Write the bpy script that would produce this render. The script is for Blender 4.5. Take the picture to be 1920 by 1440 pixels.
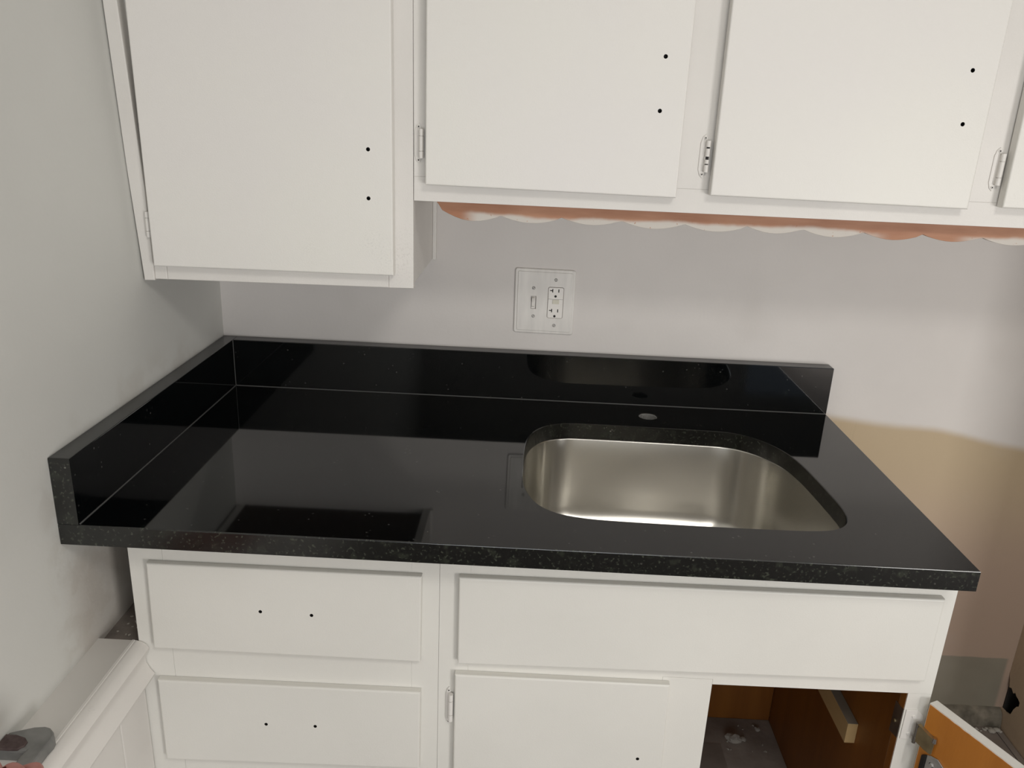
import bpy, bmesh, math, random
from mathutils import Vector, Matrix, noise
random.seed(7)
for o in list(bpy.data.objects): bpy.data.objects.remove(o)
S = bpy.context.scene; C = S.collection

# ------------------------------------------------------------------ camera, world, lights, exposure
cam = bpy.data.objects.new('camera', bpy.data.cameras.new('camera')); C.objects.link(cam)
cam.data.sensor_width = 36; cam.data.lens = 27.817; cam.data.clip_start = .01
cam.matrix_world = Matrix(((0.99872578, -0.0488054, 0.0128393, 0.643457),
                           (0.02768196, 0.3170773, -0.9479956, -1.623071),
                           (0.04219629, 0.9471431, 0.3180243, 1.48158),
                           (0, 0, 0, 1)))
S.camera = cam
S.view_settings.view_transform = 'Standard'; S.view_settings.look = 'None'
S.view_settings.gamma = 1; S.view_settings.use_curve_mapping = False
S.view_settings.exposure = -0.66
w = bpy.data.worlds.new('world'); S.world = w; w.use_nodes = True
w.node_tree.nodes['Background'].inputs[0].default_value = (.75, .85, 1, 1)
w.node_tree.nodes['Background'].inputs[1].default_value = 1.0

def area(name, loc, target, sx, sy, power, col):
    l = bpy.data.lights.new(name, 'AREA'); l.shape = 'RECTANGLE'; l.size = sx; l.size_y = sy
    l.energy = power; l.color = col
    o = bpy.data.objects.new(name, l); C.objects.link(o); o.location = loc
    o.rotation_euler = (Vector(target) - Vector(loc)).to_track_quat('-Z', 'Y').to_euler()
    return o
area('door_light', (2.62, -3.2, .72), (1.2, -.4, 1.0), .6, 1.15, 52, (1, .965, .92))
area('window_light', (.75, -3.44, 1.02), (.75, 0, 1.1), 1.3, .95, 21, (.97, .985, .99))
area('ceiling_fill', (1.3, -2.1, 2.50), (1.3, -2.1, 0), .5, .5, 24, (1, .965, .91))  # unseen fill added overhead to brighten upward faces such as the cap

# ------------------------------------------------------------------ materials
def mat(name, col, rough=.5, metal=0, var=.04, vscale=6, bump=.0, bscale=200, spec=.5, col2=None, stretch=None):
    m = bpy.data.materials.new(name); m.use_nodes = True
    n = m.node_tree.nodes; L = m.node_tree.links; b = n['Principled BSDF']
    b.inputs['Roughness'].default_value = rough; b.inputs['Metallic'].default_value = metal
    b.inputs['Specular IOR Level'].default_value = spec
    tc = n.new('ShaderNodeTexCoord'); mp = n.new('ShaderNodeMapping'); L.new(tc.outputs['Object'], mp.inputs[0])
    if stretch: mp.inputs['Scale'].default_value = stretch
    t = n.new('ShaderNodeTexNoise'); t.inputs['Scale'].default_value = vscale; t.inputs['Detail'].default_value = 4
    L.new(mp.outputs[0], t.inputs['Vector'])
    r = n.new('ShaderNodeValToRGB'); L.new(t.outputs[0], r.inputs[0])
    c2 = col2 or tuple(c * (1 - 2 * var) for c in col)
    c1 = col if col2 else tuple(min(1, c * (1 + var)) for c in col)
    r.color_ramp.elements[0].position = .3; r.color_ramp.elements[1].position = .7
    r.color_ramp.elements[0].color = (*c2, 1); r.color_ramp.elements[1].color = (*c1, 1)
    L.new(r.outputs[0], b.inputs['Base Color'])
    if bump:
        t2 = n.new('ShaderNodeTexNoise'); t2.inputs['Scale'].default_value = bscale; t2.inputs['Detail'].default_value = 3
        L.new(mp.outputs[0], t2.inputs['Vector'])
        bp = n.new('ShaderNodeBump'); bp.inputs['Strength'].default_value = bump; bp.inputs['Distance'].default_value = .002
        L.new(t2.outputs[0], bp.inputs['Height']); L.new(bp.outputs[0], b.inputs['Normal'])
    m['out'] = r.name
    return m
def N(m): return m.node_tree.nodes, m.node_tree.links
def mathn(n, L, op, a, b=None, c=None):
    x = n.new('ShaderNodeMath'); x.operation = op
    for i, v in enumerate((a, b, c)):
        if v is None: continue
        if isinstance(v, (int, float)): x.inputs[i].default_value = v
        else: L.new(v, x.inputs[i])
    return x.outputs[0]
def smooth(n, L, v, lo, hi):
    x = n.new('ShaderNodeMapRange'); x.interpolation_type = 'SMOOTHSTEP'
    x.inputs['From Min'].default_value = lo; x.inputs['From Max'].default_value = hi
    L.new(v, x.inputs['Value']); return x.outputs[0]
def mix(n, L, f, a, b):
    x = n.new('ShaderNodeMix'); x.data_type = 'RGBA'
    L.new(f, x.inputs[0])
    for i, v in ((6, a), (7, b)):
        if isinstance(v, tuple): x.inputs[i].default_value = (*v, 1)
        else: L.new(v, x.inputs[i])
    return x.outputs[2]
def noisen(n, L, scale, vec, detail=4):
    t = n.new('ShaderNodeTexNoise'); t.inputs['Scale'].default_value = scale; t.inputs['Detail'].default_value = detail
    L.new(vec, t.inputs['Vector']); return t.outputs[0]

PAINT = (.76, .735, .70)
M = {}
M['paint'] = mat('cabinet_paint', PAINT, .42, var=.025, vscale=5, bump=.10, bscale=420)
M['paint_door'] = mat('door_paint', (.80, .785, .735), .40, col2=(.785, .76, .735), vscale=3, bump=.10, bscale=480)
M['paint_low_dim'] = mat('paint_dimmed_low', (.735, .72, .675), .40, var=.02, vscale=4, bump=.08, bscale=420)  # cabinet white darkened to paint in the weaker light low down
M['ceiling'] = mat('ceiling_paint', (.75, .74, .72), .9)
M['dark'] = mat('cavity_shade_dark', (.02, .018, .016), .9)
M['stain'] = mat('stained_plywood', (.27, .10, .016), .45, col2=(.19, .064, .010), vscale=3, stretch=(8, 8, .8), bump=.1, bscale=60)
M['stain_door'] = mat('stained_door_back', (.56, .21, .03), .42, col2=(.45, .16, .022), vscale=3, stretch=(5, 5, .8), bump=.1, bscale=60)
M['pine'] = mat('bare_pine', (.60, .42, .20), .6, col2=(.50, .33, .15), vscale=14, stretch=(1, .2, 1))
M['dustwood'] = mat('dusty_pine', (.36, .32, .26), .8, vscale=18)
M['plastic'] = mat('white_plastic', (.80, .77, .73), .3, var=.01)
M['plate'] = mat('plate_paint', (.74, .715, .68), .38, var=.05, vscale=22, stretch=(3, 1, .5))
M['button'] = mat('ivory_plastic', (.66, .63, .53), .4, var=.01)
M['slot'] = mat('slot_dark', (.012, .01, .009), .6)
M['screw'] = mat('painted_screw', (.60, .58, .55), .4, bump=.1)
M['steel'] = mat('zinc_steel', (.33, .31, .28), .35, metal=.9, var=.15, vscale=30)
M['brass'] = mat('aged_hinge_metal', (.42, .34, .20), .42, metal=.8, var=.2, vscale=30)
M['chrome'] = mat('worn_chrome', (.6, .6, .6), .2, metal=1, var=.1, vscale=40)
M['plaster'] = mat('plaster', (.50, .47, .42), .95, var=.15, vscale=60, bump=.5, bscale=150)
M['dust'] = mat('dusty_ledge', (.27, .235, .205), .95, col2=(.15, .13, .115), vscale=22, bump=.6, bscale=90)
M['caulk'] = mat('grey_caulk', (.15, .15, .145), .6)
M['grey_metal'] = mat('tool_metal', (.25, .25, .24), .45, metal=.25, col2=(.15, .15, .145), vscale=30)
M['tool_dark'] = mat('tool_stain', (.05, .028, .028), .7, col2=(.10, .07, .065), vscale=90, bump=.5, bscale=200)
M['skin'] = mat('skin', (.50, .20, .17), .5, var=.06, vscale=50)
M['sleeve'] = mat('sleeve_cloth', (.12, .13, .16), .9)
M['tile'] = mat('vinyl_tile', (.24, .205, .18), .6, var=.12, vscale=14, bump=.2, bscale=60)
M['subfloor'] = mat('dirty_floor', (.12, .10, .09), .9, col2=(.07, .06, .052), vscale=12, bump=.4, bscale=90)
M['cabfloor'] = mat('cabinet_floor', (.36, .315, .28), .9, col2=(.25, .215, .19), vscale=14, bump=.3, bscale=90)
M['mortar'] = mat('dirty_mortar', (.27, .24, .19), .95, col2=(.10, .09, .07), vscale=35, bump=.6, bscale=120)
M['dark_bottom'] = mat('dark_board', (.055, .03, .018), .7)
M['window_paint'] = mat('window_frame_paint', (.8, .8, .78), .4)

def scuff(m, amount=.2):      # patches of rough, scuffed brushwork
    n, L = N(m); tc = n.new('ShaderNodeTexCoord'); v = tc.outputs['Object']
    f = mathn(n, L, 'MULTIPLY', smooth(n, L, noisen(n, L, 330, v, 3), .52, .66), smooth(n, L, noisen(n, L, 7, v, 2), .60, .72))
    g = n.new('ShaderNodeNewGeometry'); sx = n.new('ShaderNodeSeparateXYZ'); L.new(g.outputs['Position'], sx.inputs[0])
    f = mathn(n, L, 'MULTIPLY', f, smooth(n, L, sx.outputs[2], 1.34, 1.27))     # only low on the wall cabinets
    o = mix(n, L, mathn(n, L, 'MULTIPLY', f, amount), n[m['out']].outputs[0], (.42, .40, .38))
    L.new(o, n['Principled BSDF'].inputs['Base Color'])
scuff(M['paint_door']); scuff(M['paint'], .25)
# stained wood with white overspray along its lower edge
def valance_mat():
    m = mat('valance_oversprayed', (.50, .26, .155), .55, col2=(.36, .155, .08), vscale=7, stretch=(1, 1, 6))
    n, L = N(m); g = n.new('ShaderNodeNewGeometry'); sx = n.new('ShaderNodeSeparateXYZ'); L.new(g.outputs['Position'], sx.inputs[0])
    nz = noisen(n, L, 9, g.outputs['Position'])
    h = mathn(n, L, 'SUBTRACT', sx.outputs[2], mathn(n, L, 'MULTIPLY', mathn(n, L, 'SUBTRACT', nz, .5), .026))
    f = smooth(n, L, h, 1.3345, 1.3265)
    f = mathn(n, L, 'MULTIPLY', f, smooth(n, L, sx.outputs[0], .525, .56))
    a = mathn(n, L, 'MULTIPLY', smooth(n, L, sx.outputs[0], 1.18, 1.24), smooth(n, L, sx.outputs[0], 1.385, 1.33))
    f = mathn(n, L, 'MULTIPLY', f, mathn(n, L, 'SUBTRACT', 1, a))
    sp = noisen(n, L, 160, g.outputs['Position'], 2)
    f = mathn(n, L, 'MULTIPLY', f, smooth(n, L, sp, .74, .66))
    o = mix(n, L, f, n[m['out']].outputs[0], (.60, .56, .51))
    L.new(o, n['Principled BSDF'].inputs['Base Color']); return m
M['valance'] = valance_mat()

def granite(name, rough, base, fleck, amount, sparse=.56):
    m = bpy.data.materials.new(name); m.use_nodes = True; n, L = N(m); b = n['Principled BSDF']
    b.inputs['Roughness'].default_value = rough; b.inputs['IOR'].default_value = 1.66
    tc = n.new('ShaderNodeTexCoord'); v = tc.outputs['Object']
    a = smooth(n, L, noisen(n, L, 60, v, 6), .60 - amount, .76 - amount)
    c = smooth(n, L, noisen(n, L, 210, v, 3), .62 - amount, .76 - amount)
    o = mix(n, L, a, base, fleck[0]); o = mix(n, L, c, o, fleck[1])
    vo = n.new('ShaderNodeTexVoronoi'); vo.inputs['Scale'].default_value = 95; L.new(v, vo.inputs['Vector'])
    e = smooth(n, L, vo.outputs['Distance'], .22, .10)
    e = mathn(n, L, 'MULTIPLY', e, smooth(n, L, noisen(n, L, 38, v), sparse, sparse + .1))
    o = mix(n, L, e, o, fleck[2])
    L.new(o, b.inputs['Base Color']); return m
M['granite'] = granite('polished_black_granite', .045, (.0018, .0024, .0028), ((.006, .008, .0075), (.009, .0105, .010), (.06, .06, .057)), 0)
M['granite_edge'] = granite('granite_edge', .20, (.0025, .003, .0025), ((.016, .019, .013), (.036, .041, .030), (.18, .18, .155)), .055, .61)
M['granite_raw'] = mat('unpolished_granite', (.30, .30, .29), .9, var=.15, vscale=300)
M['granite_top'] = granite('granite_splash_top', .22, (.012, .013, .0135), ((.02, .02, .02), (.03, .03, .03), (.08, .08, .08)), .05)

def steel_sink():
    m = bpy.data.materials.new('brushed_stainless'); m.use_nodes = True; n, L = N(m); b = n['Principled BSDF']
    b.inputs['Metallic'].default_value = 1
    tc = n.new('ShaderNodeTexCoord'); mp = n.new('ShaderNodeMapping'); mp.inputs['Scale'].default_value = (3, 3, 900)
    L.new(tc.outputs['Object'], mp.inputs[0]); x = noisen(n, L, 1, mp.outputs[0], 2)
    L.new(mix(n, L, x, (.66, .64, .59), (.72, .70, .65)), b.inputs['Base Color'])
    b.inputs['Roughness'].default_value = .27
    b.inputs['Anisotropic'].default_value = .8; b.inputs['Anisotropic Rotation'].default_value = .25
    tg = n.new('ShaderNodeTangent'); tg.direction_type = 'RADIAL'; tg.axis = 'Z'; L.new(tg.outputs[0], b.inputs['Tangent'])
    return m
M['sink'] = steel_sink()

def wall_back_mat():
    m = mat('wall_back_paint', (.705, .672, .645), .62, var=.03, vscale=3, bump=.10, bscale=160)
    n, L = N(m); g = n.new('ShaderNodeNewGeometry'); P = g.outputs['Position']
    sx = n.new('ShaderNodeSeparateXYZ'); L.new(P, sx.inputs[0]); X, Z = sx.outputs[0], sx.outputs[2]
    # height of the painter's edge along the wall
    fc = n.new('ShaderNodeValToRGB'); cr = fc.color_ramp
    pts = [(1.30, .900), (1.42, .887), (1.54, .880), (1.60, .871), (1.684, .854), (1.744, .845), (1.86, .835)]
    L.new(smooth_lin(n, L, X, 1.30, 1.86), fc.inputs[0])
    while len(cr.elements) > 1: cr.elements.remove(cr.elements[0])
    for i, (px, z) in enumerate(pts):
        e = cr.elements[0] if i == 0 else cr.elements.new((px - 1.3) / .56)
        e.position = (px - 1.3) / .56; e.color = (z, z, z, 1)
    nz = noisen(n, L, 10, P)
    hz = mathn(n, L, 'ADD', Z, mathn(n, L, 'MULTIPLY', mathn(n, L, 'SUBTRACT', nz, .5), .008))
    f = smooth(n, L, mathn(n, L, 'SUBTRACT', hz, fc.outputs[0]), .012, -.012)
    tan = mix(n, L, smooth(n, L, Z, .85, .5), (.52, .41, .27), (.46, .345, .27))
    # vertical drips in the old paint
    mp = n.new('ShaderNodeMapping'); mp.inputs['Scale'].default_value = (60, 1, 3); L.new(P, mp.inputs[0])
    st = smooth(n, L, noisen(n, L, 1, mp.outputs[0]), .62, .75)
    st = mathn(n, L, 'MULTIPLY', st, .25)
    tan = mix(n, L, st, tan, (.36, .28, .17))
    o = mix(n, L, f, n[m['out']].outputs[0], tan)
    # bare plaster where the old baseboard has been taken off
    gz = mathn(n, L, 'ADD', Z, mathn(n, L, 'MULTIPLY', mathn(n, L, 'SUBTRACT', noisen(n, L, 30, P), .5), .004))
    gmask = mathn(n, L, 'MULTIPLY', smooth(n, L, gz, .306, .302), smooth(n, L, X, 1.31, 1.32))
    gmask = mathn(n, L, 'MULTIPLY', gmask, smooth(n, L, X, 1.845, 1.835))
    gcol = mix(n, L, noisen(n, L, 12, P), (.24, .215, .17), (.31, .285, .225))
    o = mix(n, L, gmask, o, gcol)
    # smudges of the old coat
    sm = smooth(n, L, noisen(n, L, 5, P, 2), .60, .75)
    sm = mathn(n, L, 'MULTIPLY', sm, .15)
    o = mix(n, L, sm, o, (.50, .46, .42))
    L.new(o, n['Principled BSDF'].inputs['Base Color']); return m
def smooth_lin(n, L, v, lo, hi):
    x = n.new('ShaderNodeMapRange'); x.inputs['From Min'].default_value = lo; x.inputs['From Max'].default_value = hi
    L.new(v, x.inputs['Value']); return x.outputs[0]
M['wall_back'] = wall_back_mat()
def wall_left_mat():
    m = mat('wall_left_paint', (.655, .655, .625), .6, var=.03, vscale=2.5, bump=.10, bscale=160)
    n, L = N(m); g = n.new('ShaderNodeNewGeometry'); P = g.outputs['Position']
    sx = n.new('ShaderNodeSeparateXYZ'); L.new(P, sx.inputs[0]); Y, Z = sx.outputs[1], sx.outputs[2]
    # patchy filler just above the side splash
    a = mathn(n, L, 'MULTIPLY', smooth(n, L, Z, 1.09, 1.03), smooth(n, L, Z, .995, 1.01))
    a = mathn(n, L, 'MULTIPLY', a, smooth(n, L, noisen(n, L, 11, P), .46, .62))
    a = mathn(n, L, 'MULTIPLY', a, smooth(n, L, Y, -.66, -.5))
    c = mathn(n, L, 'MULTIPLY', smooth(n, L, Y, -.70, -.655), smooth(n, L, Z, 1.0, .97))
    c = mathn(n, L, 'MULTIPLY', c, smooth(n, L, noisen(n, L, 25, P), .42, .6))
    d = mathn(n, L, 'MULTIPLY', mathn(n, L, 'MAXIMUM', a, c), .28)
    o = mix(n, L, d, n[m['out']].outputs[0], (.46, .43, .38))
    k = mathn(n, L, 'MULTIPLY', smooth(n, L, Z, .88, .80), smooth(n, L, Y, -.68, -.60))  # brownish tint plus painted-in shade on the wall under the counter
    o = mix(n, L, mathn(n, L, 'MULTIPLY', k, .45), o, (.42, .36, .31))
    L.new(o, n['Principled BSDF'].inputs['Base Color']); return m
M['wall_left'] = wall_left_mat()
M['wall_right'] = mat('old_tan_paint', (.44, .335, .235), .6, var=.04, vscale=4, bump=.3, bscale=120)
M['wall_room'] = mat('room_wall_paint', (.62, .60, .57), .7, var=.03)

# ------------------------------------------------------------------ mesh helpers
def mesh_of(bm, name):
    me = bpy.data.meshes.new(name); bm.to_mesh(me); bm.free(); return me
def obj(name, bm, m, parent=None, origin=None, smooth_shade=False):
    mats = m if isinstance(m, (list, tuple)) else [m]
    off = Vector(parent['org']) if parent else Vector(origin or (0, 0, 0))
    bmesh.ops.recalc_face_normals(bm, faces=bm.faces)
    bmesh.ops.translate(bm, verts=bm.verts, vec=-off)
    if smooth_shade:
        for f in bm.faces: f.smooth = True
        for e in bm.edges:
            if len(e.link_faces) == 2 and e.calc_face_angle(0) > .7: e.smooth = False
    me = mesh_of(bm, name); o = bpy.data.objects.new(name, me); C.objects.link(o)
    for x in mats: me.materials.append(M[x])
    o['org'] = tuple(off)
    if parent: o.parent = parent
    else: o.location = off
    return o
def tag(o, label=None, cat=None, group=None, kind=None):
    if label: o['label'] = label
    if cat: o['category'] = cat
    if group: o['group'] = group
    if kind: o['kind'] = kind
    return o
def thing(name, org, label, cat, group=None, kind=None):
    o = bpy.data.objects.new(name, None); C.objects.link(o); o.location = org; o['org'] = tuple(org)
    o.empty_display_size = .05
    return tag(o, label, cat, group, kind)
def box(bm, a, b, bev=0, mi=0):
    a = Vector(a); b = Vector(b); c = (a + b) / 2; s = b - a
    r = bmesh.ops.create_cube(bm, size=1, matrix=Matrix.Translation(c) @ Matrix.Diagonal((abs(s.x), abs(s.y), abs(s.z), 1)))
    fs = set(f for v in r['verts'] for f in v.link_faces)
    for f in fs: f.material_index = mi
    if bev:
        es = list(set(e for v in r['verts'] for e in v.link_edges))
        bmesh.ops.bevel(bm, geom=es, offset=bev, segments=2, profile=.5, affect='EDGES')
    return bm
def B(a, b, bev=0):
    bm = bmesh.new(); return box(bm, a, b, bev)
def inset(pts, d):
    out = []; n = len(pts)
    ar = sum(pts[i][0] * pts[(i + 1) % n][1] - pts[(i + 1) % n][0] * pts[i][1] for i in range(n))
    s = 1 if ar > 0 else -1
    for i in range(n):
        p0, p1, p2 = Vector(pts[i - 1]), Vector(pts[i]), Vector(pts[(i + 1) % n])
        e1 = (p1 - p0).normalized(); e2 = (p2 - p1).normalized()
        n1 = Vector((-e1.y, e1.x)) * s; n2 = Vector((-e2.y, e2.x)) * s
        k = 1 + n1.dot(n2); q = p1 + (n1 + n2) * (d / max(.2, k)); out.append((q.x, q.y))
    return out
def circle(c, r, n=14): return [(c[0] + r * math.cos(2 * math.pi * i / n), c[1] + r * math.sin(2 * math.pi * i / n)) for i in range(n)]
def slab(pts, w0, w1, f, bev=.002, holes=(), mi=(0, 0, 0)):
    """prism of the outline pts (u,v) from w0 (back) to w1 (front), front edge rounded; holes = (loop, depth or None for through)
    f maps (u,v,w) to 3D; mi = material index of front, side, hole walls"""
    bm = bmesh.new(); s = 1 if w1 > w0 else -1
    def ring(p, w_): return [bm.verts.new(f(x, y, w_)) for x, y in p]
    def band(a, b, k):
        n = len(a)
        for i in range(n):
            q = bm.faces.new((a[i], a[(i + 1) % n], b[(i + 1) % n], b[i])); q.material_index = k
    def cap(rings, k):
        es = []
        for r in rings:
            for i in range(len(r)):
                e = bm.edges.get((r[i], r[(i + 1) % len(r)])) or bm.edges.new((r[i], r[(i + 1) % len(r)])); es.append(e)
        if len(rings) == 1:
            q = bm.faces.new(rings[0]); q.material_index = k; return
        g = bmesh.ops.triangle_fill(bm, edges=es, use_beauty=True, use_dissolve=False)
        for q in g['geom']:
            if isinstance(q, bmesh.types.BMFace): q.material_index = k
    r0 = ring(pts, w0); prev = r0
    if bev:
        for a in (0, 30, 60):
            t = math.radians(a); r = ring(inset(pts, bev * (1 - math.cos(t))) if a else pts, w1 - s * bev * (1 - math.sin(t)))
            band(prev, r, mi[1]); prev = r
        r = ring(inset(pts, bev), w1); band(prev, r, mi[1]); prev = r
    else:
        r = ring(pts, w1); band(prev, r, mi[1]); prev = r
    fr = [prev]; bk = [r0]
    for loop, depth in holes:
        if depth is None and bev:
            h2 = ring(inset(loop, -bev * .7), w1); h1 = ring(loop, w1 - s * bev * .7); fr.append(h2); band(h2, h1, mi[2])
        else:
            h1 = ring(loop, w1); fr.append(h1)
        if depth is None:
            h0 = ring(loop, w0); band(h1, h0, mi[2]); bk.append(h0)
        else:
            h0 = ring(loop, w1 - s * depth); band(h1, h0, mi[2]); bm.faces.new(h0).material_index = mi[2]
    cap(fr, mi[0]); cap(bk, mi[1])
    return bm
FXZ = lambda u, v, w_: (u, w_, v)          # outline in x,z ; thickness along y
FXY = lambda u, v, w_: (u, v, w_)
FYZ = lambda u, v, w_: (w_, u, v)
def tube(bm, p0, p1, r, seg=12, mi=0, r2=None):
    p0 = Vector(p0); p1 = Vector(p1); d = p1 - p0
    q = d.to_track_quat('Z', 'Y').to_matrix().to_4x4()
    g = bmesh.ops.create_cone(bm, cap_ends=True, segments=seg, radius1=r, radius2=r if r2 is None else r2, depth=d.length,
                              matrix=Matrix.Translation((p0 + p1) / 2) @ q)
    for f in set(f for v in g['verts'] for f in v.link_faces): f.material_index = mi
    return bm
def catmull(pts, k=4):
    out = []; n = len(pts)
    for i in range(n):
        p0, p1, p2, p3 = (Vector(pts[(i + j) % n]) for j in (-1, 0, 1, 2))
        for s in range(k):
            t = s / k
            q = .5 * ((2 * p1) + (-p0 + p2) * t + (2 * p0 - 5 * p1 + 4 * p2 - p3) * t * t + (-p0 + 3 * p1 - 3 * p2 + p3) * t ** 3)
            out.append((q.x, q.y))
    return out
def rrect(x0, z0, x1, z1, r, n=5):
    out = []
    for cx, cz, a in ((x1 - r, z0 + r, -90), (x1 - r, z1 - r, 0), (x0 + r, z1 - r, 90), (x0 + r, z0 + r, 180)):
        for i in range(n + 1):
            t = math.radians(a + 90 * i / n); out.append((cx + r * math.cos(t), cz + r * math.sin(t)))
    return out
def rect(x0, z0, x1, z1): return [(x0, z0), (x1, z0), (x1, z1), (x0, z1)]

ZF = .12          # floor level
ZC = .914         # counter top
# ------------------------------------------------------------------ room shell
def struct(name, bm, m, parent=None, **k):
    o = obj(name, bm, m, parent, **k)
    if not parent: o['kind'] = 'structure'
    return o
struct('wall_back', B((-.12, 0, 0), (1.99, .12, 2.55)), 'wall_back')
# left wall: plumb below the wall cabinets, leaning slightly outward above them
bm = bmesh.new(); zs = [0, .5, .9, 1.15, 1.25, 1.35, 1.5, 1.7, 2.55]
lean = lambda z: -max(0, z - 1.2) * .042
v = []
for z in zs:
    v.append([bm.verts.new((lean(z), y, z)) for y in (-3.5, -1.5, 0.0)] + [bm.verts.new((lean(z) - .12, y, z)) for y in (0.0, -1.5, -3.5)])
for a, b in zip(v, v[1:]):
    for i in range(6): bm.faces.new((a[i], a[(i + 1) % 6], b[(i + 1) % 6], b[i]))
bm.faces.new(v[0]); bm.faces.new(v[-1])
struct('wall_left', bm, 'wall_left')
# right wall: a short return beside the cabinets with a broken lower corner, then an unseen jog shaped to admit light from the right
hole = [(-.0, .40), (-.0005, .262), (-.007, .25), (-.012, .232), (-.020, .236), (-.030, .229), (-.036, .2365), (-.041, .231), (-.050, .229), (-.058, .225), (-.0584, .2147), (-.052, .209), (-.045, .195), (-.04, .176), (-.030, .170), (-.018, .166), (0, .164)]
prof = hole[1:] + [(0, .0), (-.52, .0), (-.52, 2.55), (0, 2.55)]
struct('wall_right', slab(prof, 1.859, 1.853, FYZ, 0), 'wall_right')
o = struct('added_wall_return', B((1.853, -.64, 0), (3.5, -.52, 2.55)), 'wall_room'); o.name = 'added_wall_jog'
bm = B((1.953, -.52, 0), (1.973, 0, 2.55)); box(bm, (1.8592, -.006, 0), (1.953, -.0005, 2.55)); box(bm, (1.8592, -.5199, 0), (1.953, -.514, 2.55)); box(bm, (1.8592, -.514, 0), (1.953, -.006, .13)); box(bm, (1.8592, -.514, 2.4), (1.953, -.006, 2.55))
struct('wall_shade_box', bm, 'dark').name = 'wall_shade_liner'  # near-black liner paints in the shade behind the broken corner
struct('wall_side', B((3.5, -3.5, 0), (3.62, -.62, 2.55)), 'wall_room')
struct('ceiling', B((-.2, -3.62, 2.55), (3.62, .12, 2.65)), 'ceiling')
bm = bmesh.new()
f = struct('floor', B((-.12, -3.5, 0), (3.5, 0, ZF - .004)), 'subfloor')
# wall behind the camera with two window openings
bm = slab(rect(-.2, 0, 3.62, 2.55), -3.62, -3.5, FXZ, 0, holes=[(rect(.08, .5, 1.42, 1.55), None), (rect(2.1, .12, 3.1, 2.1), None)])
struct('wall_front', bm, 'wall_room')
for nm, x0, x1, z0, z1 in (('window_1', .08, 1.42, .5, 1.55), ('door_1', 2.1, 3.1, .12, 2.1)):
    wn = thing(nm, (x0, -3.56, z0), None, None, kind='structure')
    bm = bmesh.new()
    for a, b in (((x0, z0), (x1, z0 + .05)), ((x0, z1 - .05), (x1, z1)), ((x0, z0 + .05), (x0 + .05, z1 - .05)), ((x1 - .05, z0 + .05), (x1, z1 - .05)), ((x0 + .05, (z0 + z1) / 2 - .02), (x1 - .05, (z0 + z1) / 2 + .02))):
        box(bm, (a[0], -3.59, a[1]), (b[0], -3.53, b[1]))
    obj('frame', bm, 'window_paint', wn)

# floor tiles near the right of the base cabinet (each its own piece)
tiles = []
TS = .3048
tm = None
for i in range(-1, 3):
    for j in range(3):
        x0 = 1.835 - TS * (3 - i) + TS * 1; y1 = -.014 - TS * j
        x0, x1 = 1.835 + TS * (i - 2), 1.835 + TS * (i - 1)
        if x0 > 1.853: continue
        x1 = min(x1, 1.852)
        if x1 < 1.31: continue
        x0 = max(x0, 1.312)
        t = obj('floor_tile', B((x0 + .0012, y1 - TS + .0012, ZF - .004), (x1 - .0012, y1 - .0012, ZF + random.uniform(0, .0008)), .0008), 'tile', f)
# mortar fillet along the foot of the wall
bm = bmesh.new(); nseg = 26; rows = []
for i in range(nseg + 1):
    x = 1.312 + (1.852 - 1.312) * i / nseg; k = noise.noise((x * 30, 3, 1)) * .008
    rows.append([bm.verts.new(p) for p in ((x, .0, ZF - .004), (x, -.022 + k, ZF - .004), (x, -.021 + k, ZF + .008), (x, -.019 + k, .142), (x, -.014 + k, .157), (x, -.006, .163 + k * .4), (x, 0, .164 + k * .4))])
for a, b in zip(rows, rows[1:]):
    for i in range(6): bm.faces.new((a[i], a[i + 1], b[i + 1], b[i]))
bm.faces.new(rows[0]); bm.faces.new(rows[-1])
struct('baseboard_back', bm, 'mortar', smooth_shade=True)
M_ = M

# ------------------------------------------------------------------ wainscot half wall with ogee cap (front left)
tr = thing('trim_1', (.03, -1.2, ZF), None, None, kind='structure')
capp = [(0, .683), (.0, .655), (.05, .60), (.066, .60), (.070, .613), (.0815, .618), (.083, .6225), (.0765, .632), (.0715, .643), (.0715, .652), (.0765, .662), (.0785, .670), (.075, .677), (.068, .6812), (.062, .6826), (.0600, .6832), (.0585, .6828), (.0575, .6838), (.0540, .6840), (.0528, .683)]
FC = lambda u, v, w_: (u, w_, v)
obj('cap_molding', slab(capp, -2.6, -.5925, FC, 0), 'paint', tr, smooth_shade=True)
obj('wall_panel', B((0, -2.6, ZF), (.058, -.5925, .60)), 'paint', tr)
for k in range(9):
    y1 = -.5925 - k * .082
    obj('wainscot_board', B((.058, y1 - .0805, ZF), (.0645, y1, .6), .0022), 'paint', tr)
# dusty ledge in the gap between the wall and the base cabinet
lg = struct('trim_2', B((0, -.59, ZF), (.0605, 0, .672)), 'dust')

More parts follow.
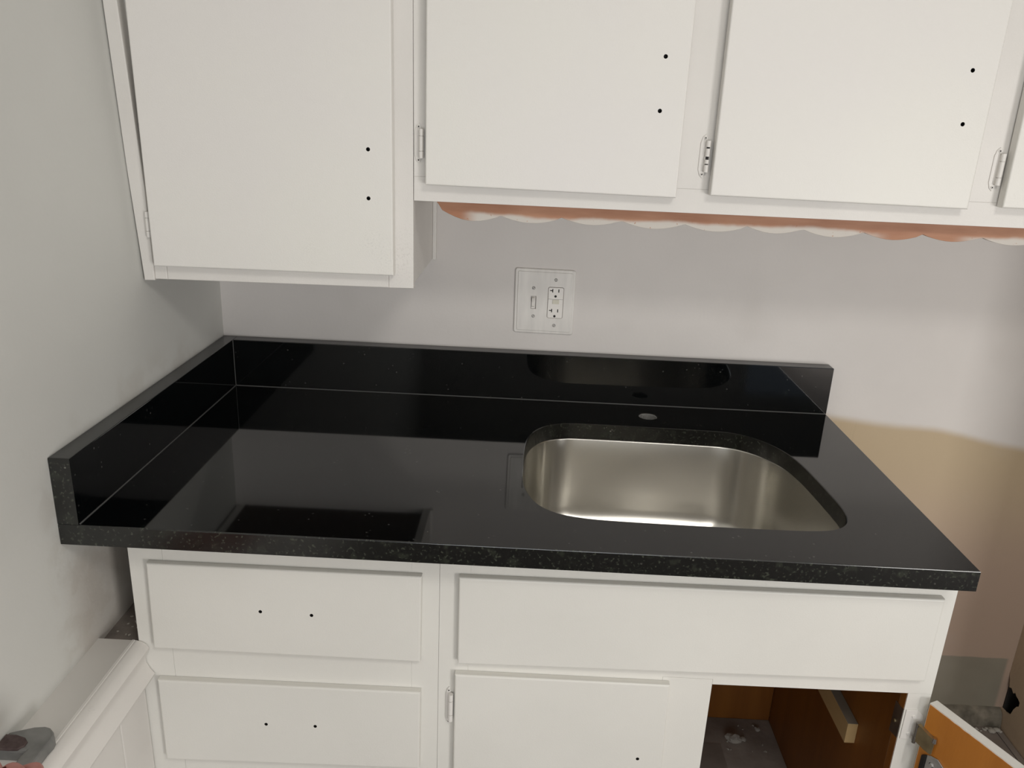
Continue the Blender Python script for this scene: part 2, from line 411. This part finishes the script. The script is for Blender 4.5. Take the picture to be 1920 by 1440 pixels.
# ------------------------------------------------------------------ plaster crumbs
def chunk_mesh(seed, sub=2):
    bm = bmesh.new(); bmesh.ops.create_icosphere(bm, subdivisions=sub, radius=1)
    for v in bm.verts:
        d = 1 + .45 * noise.noise(v.co * 1.3 + Vector((seed * 7.1, 0, 0))) + .18 * noise.noise(v.co * 4 + Vector((0, seed * 3.3, 0)))
        v.co *= d; v.co.z *= .55
    bmesh.ops.recalc_face_normals(bm, faces=bm.faces)
    me = mesh_of(bm, 'plaster_chunk'); me.materials.append(M['plaster']); return me
cm = [chunk_mesh(i) for i in range(4)]
def chunk(x, y, z, s, label, group=None, k=None):
    o = bpy.data.objects.new('plaster_chunk', cm[k if k is not None else random.randrange(4)]); C.objects.link(o)
    o.location = (x, y, z + s * .40); o.scale = (s, s * random.uniform(.6, .9), s); o.rotation_euler = (0, 0, random.uniform(0, 6))
    return tag(o, label, 'plaster chunk', group)
for i in range(14):
    x = random.uniform(1.76, 1.845); y = random.uniform(-.038, -.029)
    chunk(x, y, ZF, random.uniform(.0025, .0055), 'small crumb of broken plaster along wall foot by the dark hole', 'plaster crumbs under the broken wall corner')
chunk(1.822, -.038, ZF, .010, 'largest rounded plaster lump on floor left of the dark hole')
chunk(1.838, -.033, ZF, .008, 'second plaster lump, nearest the corner under the hole')
for i in range(9):
    x, y = random.uniform(.010, .052), random.uniform(-.575, -.50)
    chunk(x, y, .672, random.uniform(.0015, .003), 'tiny crumb on the dusty ledge left of base cabinet', 'crumbs on the dusty ledge')
chunk(.034, -.535, .672, .0052, 'pale flat chip lying on the dusty ledge beside base cabinet')

# ------------------------------------------------------------------ granite
HOLE = [(.652, -.4286), (.6522, -.38), (.6523, -.335), (.654, -.29), (.6595, -.245), (.674, -.205), (.698, -.1755), (.730, -.161), (.775, -.157), (.90, -.1585), (1.0, -.1615), (1.055, -.166),
        (1.09, -.1835), (1.118, -.213), (1.140, -.256), (1.152, -.31), (1.158, -.375), (1.1615, -.43), (1.163, -.475), (1.1585, -.507), (1.146, -.531), (1.122, -.548), (1.08, -.555), (1.0, -.5565),
        (.90, -.5565), (.80, -.5545), (.75, -.5505), (.708, -.539), (.678, -.513), (.660, -.472)]
HOLE = catmull(HOLE, 3)
ct = thing('countertop', (.64, -.33, .882), 'glossy black speckled granite countertop with an oval sink cutout', 'countertop')
W = 1.2915
fau = circle((.9045, -.0965), .0185, 24)
obj('slab', slab(rect(.0005, -.648, W, -.0005), .882, ZC, FXY, .0016, holes=[(HOLE, None), (fau, None)], mi=(0, 1, 2)), ['granite', 'granite_edge', 'granite_edge'], ct)
# raw drilled rim inside the faucet hole
bm = bmesh.new(); a = circle((.9045, -.0965), .0184, 24); b = circle((.9045, -.0965), .0172, 24)
r = [[bm.verts.new((x, y, z)) for x, y in p] for p, z in ((a, .8825), (a, .9128), (b, .9122), (b, .8825))]
for p, q in zip(r, r[1:] + r[:1]):
    for i in range(24): bm.faces.new((p[i], p[(i + 1) % 24], q[(i + 1) % 24], q[i]))
tag(obj('faucet_hole_rim', bm, 'granite_raw', ct), 'pale rough rim of the drilled faucet hole')
HS = .1015
bs = thing('backsplash', (.64, -.015, ZC), 'long black granite backsplash strip along the back wall', 'backsplash')
bmx = slab([(.0305, -.0305), (W, -.0305), (W, -.0005), (.0305, -.0005)], ZC + .0003, ZC + HS, FXY, .0012, mi=(1, 0, 0))
obj('slab', bmx, ['granite', 'granite_top'], bs)
bm = bmesh.new(); box(bm, (.0318, -.0316, ZC), (W - .002, -.0304, ZC + .0012)); tag(obj('caulk_line', bm, 'caulk', bs), 'thin grey caulk line')
ss = thing('backsplash', (.015, -.33, ZC), 'short black granite side splash on the left wall', 'backsplash')
bmx = slab([(.0005, -.648), (.0302, -.648), (.0302, -.0005), (.0005, -.0005)], ZC + .0003, ZC + HS, FXY, .0012, mi=(1, 0, 0))
for fce in bmx.faces:
    pass
o = obj('slab', bmx, ['granite', 'granite_top', 'granite_edge'], ss)
for p in o.data.polygons:
    if p.normal.y < -.9: p.material_index = 2
bm = bmesh.new(); box(bm, (.0301, -.645, ZC), (.0313, -.0318, ZC + .0012)); box(bm, (.0301, -.0313, ZC), (.0310, -.0303, ZC + HS - .001))
tag(obj('caulk_line', bm, 'caulk', ss), 'thin grey caulk line')

# ------------------------------------------------------------------ sink
sk = thing('sink', (.907, -.357, .69), 'brushed stainless steel undermount sink bowl under the counter cutout', 'sink')
def off(d): return inset(HOLE, -d)
bm = bmesh.new(); rings = []
def addr(p, z): rings.append([bm.verts.new((x, y, z)) for x, y in p])
addr(off(.024), .8815); addr(off(.004), .8815)
addr(off(.0032), .8812); addr(off(.0022), .8802); addr(off(.0018), .878)
for t in (.2, .4, .6, .8, 1): addr(off(.0018 - t * .006), .878 - t * (.878 - .735))
R_ = .038
for a in (15, 30, 45, 60, 75, 90):
    t = math.radians(a); addr(off(-.0042 - R_ * (1 - math.cos(t))), .735 - R_ * math.sin(t))
base = rings[-1]
cx, cy = .907, -.357
def shrink(k, z): return [bm.verts.new((cx + (v.co.x - cx) * k, cy + (v.co.y - cy) * k, z)) for v in base]
for k, z in ((.7, .6955), (.4, .694)): rings.append(shrink(k, z))
n = len(base)
dr = [bm.verts.new((cx + .045 * math.cos(a), cy + .045 * math.sin(a), .692)) for a in [math.atan2(v.co.y - cy, v.co.x - cx) for v in base]]
rings.append(dr)
for a, b in zip(rings, rings[1:]):
    for i in range(n): bm.faces.new((a[i], a[(i + 1) % n], b[(i + 1) % n], b[i]))
o = obj('bowl', bm, 'sink', sk, smooth_shade=True)
bm = bmesh.new()
prof = [(.045, .692), (.040, .6885), (.036, .684), (.012, .682), (0.001, .682)]
rr = [[bm.verts.new((cx + r * math.cos(2 * math.pi * i / 32), cy + r * math.sin(2 * math.pi * i / 32), z)) for i in range(32)] for r, z in prof]
for a, b in zip(rr, rr[1:]):
    for i in range(32): bm.faces.new((a[i], a[(i + 1) % 32], b[(i + 1) % 32], b[i]))
bm.faces.new(rr[-1])
obj('drain', bm, 'chrome', sk, smooth_shade=True)

# ------------------------------------------------------------------ hinges
def hinge(parent, x, z0, z1, yf, side=1, leafw=.0112, broken=False, metal='paint', leaf=True):
    """self-closing hinge on the face frame at the hinge edge x (leaf reaches to -side)"""
    bm = bmesh.new(); zm = (z0 + z1) / 2; h = (z1 - z0)
    if leaf:
        o_ = [(0, z0), (.5, z0 + .002), (1, z0 + .010), (1, z1 - .010), (.5, z1 - .002), (0, z1), (-.0, z1)]
        pts = [(x - .001, z0 + .006), (x - leafw * .35, z0), (x - leafw * .75, z0 + .004), (x - leafw, z0 + .013), (x - leafw, z1 - .013), (x - leafw * .75, z1 - .004), (x - leafw * .35, z1), (x - .001, z1 - .006)]
        b2 = slab(pts, yf, yf - .0016, FXZ, .0005); me = mesh_of(b2, 't'); bm.from_mesh(me); bpy.data.meshes.remove(me)
        for zz in (z0 + .0055, z1 - .0055):
            tube(bm, (x - leafw * .42, yf - .001, zz), (x - leafw * .42, yf - .0030, zz), .0026, 12, r2=.0020)
            tube(bm, (x - leafw * .42, yf - .0028, zz), (x - leafw * .42, yf - .0033, zz), .0012, 8, 1)
    r = .0038; yb = yf - .0062; za, zb = zm - h * .36, zm + h * .36; L_ = zb - za
    segs = ((0, .235), (.25, .75), (.765, 1)) if not broken else ((0, .235), (.27, .40), (.50, .75), (.80, 1))
    for a, b in segs: tube(bm, (x, yb, za + a * L_), (x, yb, za + b * L_), r, 14)
    tube(bm, (x, yb, za + .001), (x, yb, zb - .001), r * .6, 8, 1 if broken else 0)
    box(bm, (x - r, yf - .005, za + .002), (x - r * .2, yf - .0003, zb - .002))
    o = obj('hinge', bm, [metal, 'slot'], parent, smooth_shade=True)
    return o

# ------------------------------------------------------------------ wall cabinets
YU = -.326; YD = -.345
def door(parent, pts, yb, yf, holes, m='paint_door', bev=.0025, name='door', hr=.0032):
    hl = [(circle(h, hr, 14), .014) for h in holes]
    return obj(name, slab(pts, yb, yf, FXZ, bev, holes=hl, mi=(0, 0, 1)), [m, 'slot'], parent)
ZT = 2.12
wc = thing('wall_cabinet', (.24, -.16, 1.2), 'deeper-hanging white wall cabinet at the left wall, with one tall door', 'cabinet')
obj('stile', slab([(.0205, 1.2014), (.0415, 1.2014), (.0400, ZT), (.0190, ZT)], YU + .02, YU, FXZ, .0015), 'paint', wc)
obj('stile', slab([(.4135, 1.2052), (.4547, 1.2058), (.4503, ZT), (.409, ZT)], YU + .02, YU, FXZ, .0008), 'paint', wc)
obj('rail', slab([(.0418, 1.2016), (.4132, 1.2052), (.4132, 1.243), (.0418, 1.239)], YU + .02, YU, FXZ, .0012), 'paint', wc)
obj('rail', B((.042, YU, ZT - .04), (.409, YU + .02, ZT)), 'paint', wc)
obj('filler_strip', slab([(.0035, 1.1990), (.0208, 1.1996), (.0190, 1.35), (.003, 1.7), (-.014, ZT), (-.036, ZT), (-.0155, 1.62), (-.0065, 1.38)], YU + .02, YU - .003, FXZ, .0015), 'paint', wc)
bm = bmesh.new()
box(bm, (.431, YU + .02, 1.203), (.447, -.001, ZT)); box(bm, (.004, YU + .02, 1.215), (.0205, -.001, ZT))
box(bm, (.0206, YU + .02, ZT - .013), (.431, -.001, ZT)); box(bm, (.0206, -.008, 1.228), (.431, -.001, ZT - .013))
obj('carcass', bm, 'paint', wc)
tag(obj('bottom_panel', B((.0207, YU + .0202, 1.215), (.4308, -.0012, 1.228)), 'dark_bottom', wc), 'dark underside panel')  # near-black colour on the cabinet underside
obj('scribe_strip', B((.4472, -.010, 1.2005), (.4545, -.0005, 1.348), .001), 'paint', wc)
dA = door(wc, [(.0289, 1.2266), (.4245, 1.2290), (.4215, 2.09), (.0225, 2.09)], YU - .0005, YD, [(.3858, 1.4264), (.3854, 1.3516)])
hinge(dA, .0205, 1.264, 1.321, YU - .0003, leafw=.006, leaf=False)
hinge(dA, .0185, 1.98, 2.037, YU - .0003, leafw=.006, leaf=False)

wm = thing('wall_cabinet', (1.15, -.16, 1.35), 'long white wall cabinet with three doors and a scalloped board beneath', 'cabinet')
XR = 1.845
obj('rail', slab([(.4548, 1.3495), (XR, 1.3500), (XR, 1.3873), (.4548, 1.3873)], YU + .02, YU, FXZ, .0004), 'paint', wm)
obj('rail', B((.4548, YU, ZT - .04), (XR, YU + .02, ZT)), 'paint', wm)
for a, b in (((.4548, .4504), (.486, .482)), ((.868, .868), (.9265, .9265)), ((1.322, 1.322), (1.381, 1.381)), ((1.778, 1.778), (XR, XR))):
    obj('stile', slab([(a[0], 1.3874), (b[0], 1.3874), (b[1], ZT - .0405), (a[1], ZT - .0405)], YU + .02, YU, FXZ, .0004), 'paint', wm)
bm = bmesh.new()
box(bm, (.4548, YU + .02, 1.365), (.470, -.001, ZT)); box(bm, (XR - .015, YU + .02, 1.365), (XR, -.001, ZT))
box(bm, (.470, YU + .02, 1.365), (XR - .015, -.001, 1.380)); box(bm, (.470, YU + .02, ZT - .014), (XR - .015, -.001, ZT)); box(bm, (.470, -.008, 1.38), (XR - .015, -.001, ZT - .014))
obj('carcass', bm, 'paint', wm)
dB = door(wm, [(.4755, 1.3765), (.8705, 1.3737), (.8690, 2.09), (.4745, 2.09)], YU - .0035, YD - .0015, [(.833, 1.5784), (.832, 1.5017)])
dC = door(wm, [(.9232, 1.3800), (1.3250, 1.3768), (1.3242, 2.09), (.9205, 2.09)], YU - .0035, YD - .0015, [(1.2871, 1.5776), (1.289, 1.5018)])
dD = door(wm, [(1.3775, 1.3815), (1.776, 1.379), (1.775, 2.09), (1.3725, 2.09)], YU - .0035, YD - .0015, [(1.742, 1.577), (1.742, 1.502)])
hinge(dB, .4672, 1.4075, 1.4690, YU); hinge(dB, .4662, 2.0, 2.0615, YU)
hinge(dC, .9145, 1.4050, 1.4710, YU, broken=True); hinge(dC, .9125, 2.0, 2.0615, YU)
hinge(dD, 1.3690, 1.4050, 1.4710, YU); hinge(dD, 1.3645, 2.0, 2.0615, YU)
# scalloped valance board hanging just behind the face frame
cus = [.487, .5949, .6948, .7953, .8974, .9993, 1.0922, 1.1908, 1.2861, 1.3846, 1.482, 1.58, 1.678, 1.776]
low = [(.487, 1.349), (.492, 1.3425)]
for i, (a, b) in enumerate(zip(cus, cus[1:])):
    for k in range(10):
        t = k / 10
        if i == 0:
            if k < 1: continue
            z = 1.3395 - .0215 * math.sin(min(1, t * 1.75) * math.pi / 2) + (max(0, t - .57) / .43) ** 2 * .0105
        else:
            z = 1.3285 + .0015 * (i % 3 == 2) - .0098 * math.sin(math.pi * t) ** .9
        low.append((a + (b - a) * t, z))
low += [(XR - .02, 1.32), (XR - .02, 1.364), (.487, 1.364)]
tag(obj('valance', slab(low, -.288, -.300, FXZ, .0006), 'valance', wm), 'scalloped orange-brown wood board with white overspray')

# ------------------------------------------------------------------ switch and outlet plate
pl = thing('switch_plate', (.681, 0, 1.122), 'painted double wall plate with toggle switch and outlet under the wall cabinet', 'wall plate')
outl = [(.6195, 1.0545), (.7445, 1.0535), (.7432, 1.1903), (.6183, 1.1912)]
def rc(p, r=.006):   # rounded corners of a quad
    out = []
    for i in range(4):
        a, b, c = Vector(p[i - 1]), Vector(p[i]), Vector(p[(i + 1) % 4]); u = (a - b).normalized(); v = (c - b).normalized()
        for k in range(5):
            t = k / 4; q = b + u * r * (1 - t) ** 2 + v * r * t ** 2; out.append((q.x, q.y))
    return out
tog = rect(.6537, 1.1070, .6637, 1.1335); gf = rrect(.6880, 1.0888, .7203, 1.1542, .0035)
obj('plate', slab(rc(outl), -.0002, -.0046, FXZ, .0022, holes=[(tog, None), (gf, None)]), 'plate', pl)
bm = slab(rc(inset(outl, .0058), .003), -.0045, -.0062, FXZ, .0012, holes=[(tog, None), (gf, None)])
obj('raised_panel', bm, 'plate', pl)
ts = obj('toggle_switch', slab(rect(.6545, 1.1075, .6622, 1.1328), -.0002, -.0040, FXZ, 0), 'plastic', pl)
bm = bmesh.new()
vs = [bm.verts.new(p) for p in ((.6547, -.004, 1.1095), (.6612, -.004, 1.1095), (.6612, -.004, 1.1322), (.6547, -.004, 1.1322), (.6550, -.0075, 1.113), (.6609, -.0075, 1.113), (.6606, -.0125, 1.1308), (.6553, -.0125, 1.1308), (.6550, -.0085, 1.1215), (.6609, -.0085, 1.1215))]
for q in ((0, 1, 5, 4), (4, 5, 9, 8), (8, 9, 6, 7), (7, 6, 2, 3), (0, 4, 8, 7, 3), (1, 2, 6, 9, 5)): bm.faces.new([vs[i] for i in q])
obj('toggle_lever', bm, 'plastic', ts)
def slot_(x, z, w_, h): return rect(x - w_ / 2, z - h / 2, x + w_ / 2, z + h / 2)
hl = []
for zc in (1.1472, 1.1051):
    tz = zc
    tl = [(.6963, tz - .0037), (.6983, tz - .0037), (.6983, tz + .0037), (.6963, tz + .0037), (.6963, tz + .0012), (.6918, tz + .0012), (.6918, tz - .0008), (.6963, tz - .0008)]
    hl += [(tl, .003), (slot_(.7099, tz, .0021, .0066), .003), (circle((.7037, tz - .0117), .0026, 14), .003)]
of = obj('outlet', slab(rrect(.6886, 1.0894, .7197, 1.1536, .003), -.0002, -.0074, FXZ, .0006, holes=hl, mi=(0, 0, 1)), ['plastic', 'slot'], pl)
obj('test_button', B((.6980, -.0088, 1.1195), (.7117, -.0070, 1.1283), .0006), 'button', of)
obj('groove', B((.6888, -.00755, 1.1291), (.7195, -.0070, 1.1296)), 'caulk', of)
for x, z, a in ((.6577, 1.151, .5), (.6594, 1.0914, .9), (.7029, 1.1696, 1.4), (.704, 1.0732, .8)):
    bm = bmesh.new(); tube(bm, (x, -.006, z), (x, -.0066, z), .0033, 16, 1); tube(bm, (x, -.0062, z), (x, -.0073, z), .0029, 16, r2=.0024)
    dx, dz = math.cos(a) * .0022, math.sin(a) * .0022
    tube(bm, (x - dx, -.0072, z - dz), (x + dx, -.0072, z + dz), .00042, 6, 1)
    obj('screw', bm, ['screw', 'slot'], pl)

# ------------------------------------------------------------------ base cabinet
YB = -.591
bc = thing('base_cabinet', (.68, -.3, ZF), 'white base cabinet under the granite, right door swung open', 'cabinet')
ZB = .882
def st(x0, x1, z0, z1, x2=None, x3=None, nm='stile'):
    x2 = x0 if x2 is None else x2; x3 = x1 if x3 is None else x3
    return obj(nm, slab([(x0, z0), (x1, z0), (x3, z1), (x2, z1)], YB + .019, YB, FXZ, .0002), 'paint_low_dim', bc)
st(.0612, .115, ZF, ZB, .0635, .115)
st(.4918, .5338, ZF, ZB); st(.5342, .5804, ZF, ZB)
st(.885, .9628, ZF, .6662)
st(1.2685, 1.3045, ZF, .6598, 1.2672, 1.3032)
obj('rail', slab([(.5805, .640), (.8848, .640), (.8848, .6665), (.9630, .6665), (.9630, .6570), (1.2680, .6600), (1.3033, .6600), (1.3033, ZB), (.5805, ZB)], YB + .019, YB, FXZ, .0002), 'paint_low_dim', bc)
for z0, z1 in ((.80, ZB), (.59, .70), (.39, .485), (ZF, .235)): st(.1153, .4917, z0, z1, nm='rail')
st(.5805, .8847, ZF, .235, nm='rail'); st(.9633, 1.2680, ZF, .205, nm='rail')
bm = bmesh.new(); box(bm, (1.2875, YB + .0195, ZF), (1.3033, -.001, ZB)); o = obj('side_panel', bm, 'paint', bc)
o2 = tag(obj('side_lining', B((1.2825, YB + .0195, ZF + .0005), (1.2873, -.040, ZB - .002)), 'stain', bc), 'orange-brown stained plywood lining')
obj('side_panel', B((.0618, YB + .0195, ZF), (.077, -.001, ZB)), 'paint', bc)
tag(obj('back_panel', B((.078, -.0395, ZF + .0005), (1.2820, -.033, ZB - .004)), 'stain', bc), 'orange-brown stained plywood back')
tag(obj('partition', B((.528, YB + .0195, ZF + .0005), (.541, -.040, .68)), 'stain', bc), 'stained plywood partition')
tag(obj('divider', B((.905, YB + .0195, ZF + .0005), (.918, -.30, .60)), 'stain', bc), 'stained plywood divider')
cl = bmesh.new(); box(cl, (1.2635, -.442, .4255), (1.2823, -.042, .4680), .0006)
o = obj('cleat', cl, ['pine', 'dustwood'], bc); o['label'] = 'pale bare pine cleat'
for p in o.data.polygons:
    if p.normal.z > .5: p.material_index = 1
obj('stile_edge', slab([(1.2680, ZF), (1.2684, ZF), (1.2671, .6596), (1.2667, .6596)], YB + .018, YB + .002, FXZ, 0), 'stain', bc)
# drawers and false front
def front(pts, name, holes=(), m='paint_low_dim', parent=bc, yf=-.603):
    holes = [(.6434 + (x - .6434) * 1.0069, 1.4816 - (1.4816 - z) * 1.0069) for x, z in holes]
    return door(parent, pts, YB - .0005, yf, holes, m=m, name=name, bev=.0028, hr=.0028)
front([(.0912, .6775), (.5068, .6782), (.5080, .8300), (.0945, .8285)], 'drawer', [(.2653, .7599), (.3429, .7581)])
front([(.0900, .4609), (.5062, .4700), (.5074, .6210), (.0908, .6180)], 'drawer', [(.2622, .5500), (.3408, .5511)])
front([(.0900, .2300), (.5062, .2320), (.5062, .4150), (.0900, .4120)], 'drawer', [(.2622, .340), (.3408, .340)])
front([(.5645, .6785), (1.2815, .6916), (1.2812, .8375), (.5638, .8322)], 'false_front')
dE = front([(.5625, .205), (.9050, .205), (.8950, .6600), (.5608, .6587)], 'door', [(.8565, .5216), (.8565, .445)])
hinge(dE, .5550, .5560, .6270, YB - .0003, leafw=.0085)
hinge(dE, .5550, .2600, .3310, YB - .0003, leafw=.007)
# the open door
dirv = Vector((.430, -.903)).normalized(); nrm = Vector((.903, .430)).normalized(); p0 = Vector((1.2935, -.6065))
def FD(u, v, w_):
    q = p0 + dirv * u + nrm * w_; return (q.x, q.y, v)
# outer painted skin, stained inner face slightly smaller with a ragged paint edge
od = obj('door', slab([(0, .205), (.335, .205), (.335, .656), (0, .656)], .0012, .019, FD, .0025), 'paint_door', bc)
od['label'] = 'open white door with stained orange-brown back'
rag = []
for i in range(41):
    u = .0015 + .332 * i / 40; rag.append((u, .6545 - .0012 * abs(noise.noise((u * 60, 0, 2))) - .0006 * random.random()))
pts = [(.0015, .2065), (.3335, .2065)] + rag[::-1]
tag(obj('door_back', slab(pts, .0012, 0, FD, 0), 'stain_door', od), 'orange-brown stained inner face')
# hinge of the open door: painted wrap on the stile, zinc plate inside, folded leaf, bright latch on the door
bm = slab([(1.2700, .5740), (1.2880, .5740), (1.2935, .5770), (1.2985, .600), (1.3000, .6130), (1.2965, .6220), (1.2880, .6302), (1.2700, .6297)], YB - .0001, YB - .0018, FXZ, .0006)
for (x, z) in ((1.283, .618), (1.281, .585)): tube(bm, (x, YB - .0015, z), (x, YB - .0034, z), .0035, 12, r2=.002)
hg = obj('hinge', bm, 'paint', od); hg['label'] = 'hinge leaf painted over on the stile'
bm = slab([(-.5645, .5660), (-.587, .5720), (-.590, .5735), (-.590, .6285), (-.587, .6275), (-.5650, .6240)], 1.2678, 1.2662, FYZ, .0004)
o = obj('hinge_plate', bm, 'steel', od); o['label'] = 'dark zinc hinge plate inside the stile'
bm = bmesh.new(); tube(bm, (1.2664, -.5750, .594), (1.2644, -.5750, .594), .0032, 12); obj('screw', bm, 'brass', od)
# folded leaf: L-shaped sheet swinging with the door
bm = bmesh.new()
def FL(u, v, w_):
    q = Vector((1.2855, -.6005)) + dirv * u + nrm * w_; return (q.x, q.y, v)
b2 = slab([(.004, .5815), (.020, .579), (.0309, .579), (.0337, .5805), (.0347, .601), (.034, .6066), (.022, .6075), (.012, .6095), (.006, .6115), (.004, .606)], .0007, -.0007, FL, .0004)
me = mesh_of(b2, 't'); bm.from_mesh(me); bpy.data.meshes.remove(me)
b2 = slab([(.003, .6122), (.012, .6100), (.022, .6080), (.034, .6070), (.034, .6082), (.022, .6094), (.012, .6116), (.003, .6138)], .0045, -.0012, FL, 0)
me = mesh_of(b2, 't'); bm.from_mesh(me); bpy.data.meshes.remove(me)
o = obj('hinge_leaf', bm, 'brass', od); o['label'] = 'brass-coloured bare hinge leaf'
bm = bmesh.new(); tube(bm, FL(0.0015, .576, .001), FL(0.0015, .614, .001), .0030, 12); tube(bm, FL(0.0015, .580, .001), FL(0.0015, .588, .001), .0037, 12)
obj('hinge_pin', bm, 'steel', od, smooth_shade=True)
bm = bmesh.new()
tube(bm, FL(.0335, .603, .001), FL(.0335, .611, .001), .0040, 12, r2=.0030); obj('hinge_spring', bm, 'chrome', od, smooth_shade=True)
# bright wrap leaf screwed to the back of the door
b2 = slab([(.0175, .525), (.048, .525), (.053, .545), (.050, .565), (.046, .573), (.035, .579), (.0237, .5764), (.0175, .572)], -.0001, -.0022, FD, .0006)
for c_ in ((.028, .562), (.042, .550)):
    tube(b2, FD(c_[0], c_[1], -.002), FD(c_[0], c_[1], -.0045), .0045, 12, r2=.003)
box(b2, (0, 0, 0), (.001, .001, .001))
me = mesh_of(b2, 't'); bm = bmesh.new(); bm.from_mesh(me); bpy.data.meshes.remove(me)
for v in [v for v in bm.verts if v.co.length < .01]: bm.verts.remove(v)
o = obj('door_leaf', bm, 'chrome', od); o['label'] = 'bright hinge leaf screwed to the door back'
bm = slab([(.0105, .525), (.0174, .525), (.0174, .572), (.0105, .567)], -.0001, -.0045, FD, .0006)
obj('leaf_edge', bm, 'slot', od)

# rubbish on the floor inside the cabinet
chunk(1.181, -.112, ZF, .017, 'largest pale crumpled paper scrap on the cabinet floor', k=1)
chunk(1.203, -.110, ZF, .008, 'small pale scrap right beside the largest one on the cabinet floor', k=2)
chunk(1.245, -.075, ZF, .007, 'pale chip near the stained side wall inside the cabinet', k=0)
for i in range(10):
    chunk(random.uniform(1.15, 1.27), random.uniform(-.16, -.05), ZF, random.uniform(.0015, .0035), 'tiny crumb scattered on the cabinet floor', 'crumbs on the cabinet floor')
bm = B((.92, -.57, ZF - .0035), (1.282, -.040, ZF + .0003)); o = tag(obj('floor_panel', bm, 'cabfloor', bc), 'dusty grey floor inside the cabinet')
bm = B((1.04, -.235, ZF + .0003), (1.146, -.128, ZF + .0018)); o = obj('floor_patch', bm, 'tile', bc)

# ------------------------------------------------------------------ grey tool held at the lower left
TL = [(-.0, -.8108), (.010, -.8060), (.0271, -.7985), (.040, -.7965), (.0475, -.7985), (.0549, -.8045), (.0596, -.8108), (.0612, -.8185), (.0600, -.8300), (.0605, -.8500), (.0620, -.8800), (.0625, -.9150),
      (.0500, -.9150), (.0480, -.8950), (.0440, -.8720), (.0385, -.8620), (.0375, -.8500), (.0385, -.8400), (.0330, -.8408), (.0180, -.8405), (.0010, -.8405)]
tl = thing('hand_tool', (.035, -.84, .6835), 'scuffed grey V-shaped hand tool with rounded tip on the wainscot cap', 'tool')
bm = slab(TL, .6836, .7000, FXY, .004); obj('body', bm, 'grey_metal', tl)
bm = slab([(.0005, -.8412), (.018, -.8414), (.0295, -.8405), (.0355, -.8345), (.0350, -.8270), (.0280, -.8205), (.0140, -.8165), (.0005, -.8165)], .6990, .7022, FXY, .0015)
tag(obj('worn_grip', bm, 'tool_dark', tl), 'dark maroon crusted patch')

# ------------------------------------------------------------------ the hand on it
def skin(name, verts, edges, radii, m, parent, root=0, sub=2):
    me = bpy.data.meshes.new(name); me.from_pydata([Vector(v) - Vector(parent['org']) for v in verts], edges, [])
    o = bpy.data.objects.new(name, me); C.objects.link(o); o.parent = parent
    md = o.modifiers.new('skin', 'SKIN'); md.use_smooth_shade = True
    lay = me.skin_vertices[0] if me.skin_vertices else None
    if lay is None:
        b = bmesh.new(); b.from_mesh(me); b.verts.layers.skin.verify(); b.to_mesh(me); b.free(); lay = me.skin_vertices[0]
    for i, r in enumerate(radii):
        lay.data[i].radius = (r, r) if not isinstance(r, tuple) else r
        lay.data[i].use_root = (i == root)
    s = o.modifiers.new('sub', 'SUBSURF'); s.levels = sub; s.render_levels = sub
    me.materials.append(M[m]); return o
pr = thing('person', (.16, -1.05, .70), 'forearm and hand of a person gripping the grey tool', 'person')
V = [(.30, -1.42, .86), (.22, -1.22, .80), (.150, -1.075, .755), (.120, -1.010, .745), (.100, -.965, .742)]
E_ = [(0, 1), (1, 2), (2, 3), (3, 4)]; Rr = [.042, .038, .027, .034, .030]
def finger(pts, rs, frm=4):
    k = frm
    for p, r in zip(pts, rs):
        V.append(p); E_.append((k, len(V) - 1)); Rr.append(r); k = len(V) - 1
finger([(.115, -.930, .748), (.098, -.905, .738), (.080, -.901, .728), (.062, -.9015, .718)], [.0105, .0095, .009, .0075])
finger([(.092, -.925, .750), (.072, -.910, .740), (.060, -.905, .728), (.048, -.9015, .716)], [.0105, .010, .009, .0075])
finger([(.070, -.930, .748), (.045, -.905, .742), (.034, -.894, .728), (.024, -.8865, .714)], [.0105, .0095, .009, .0075])
finger([(.055, -.945, .742), (.032, -.925, .736), (.016, -.912, .726), (.010, -.906, .715)], [.0095, .0085, .008, .0065])
finger([(.150, -.985, .735), (.145, -.950, .724), (.120, -.925, .712), (.095, -.908, .705)], [.014, .0115, .0105, .0085], frm=3)
skin('hand', V, E_, Rr, 'skin', pr, root=3)
sl = skin('sleeve', [(.40, -1.68, .98), (.31, -1.44, .868), (.255, -1.30, .827)], [(0, 1), (1, 2)], [.065, .056, .050], 'sleeve', pr)

for o in list(bpy.data.objects):
    if 'org' in o: del o['org']
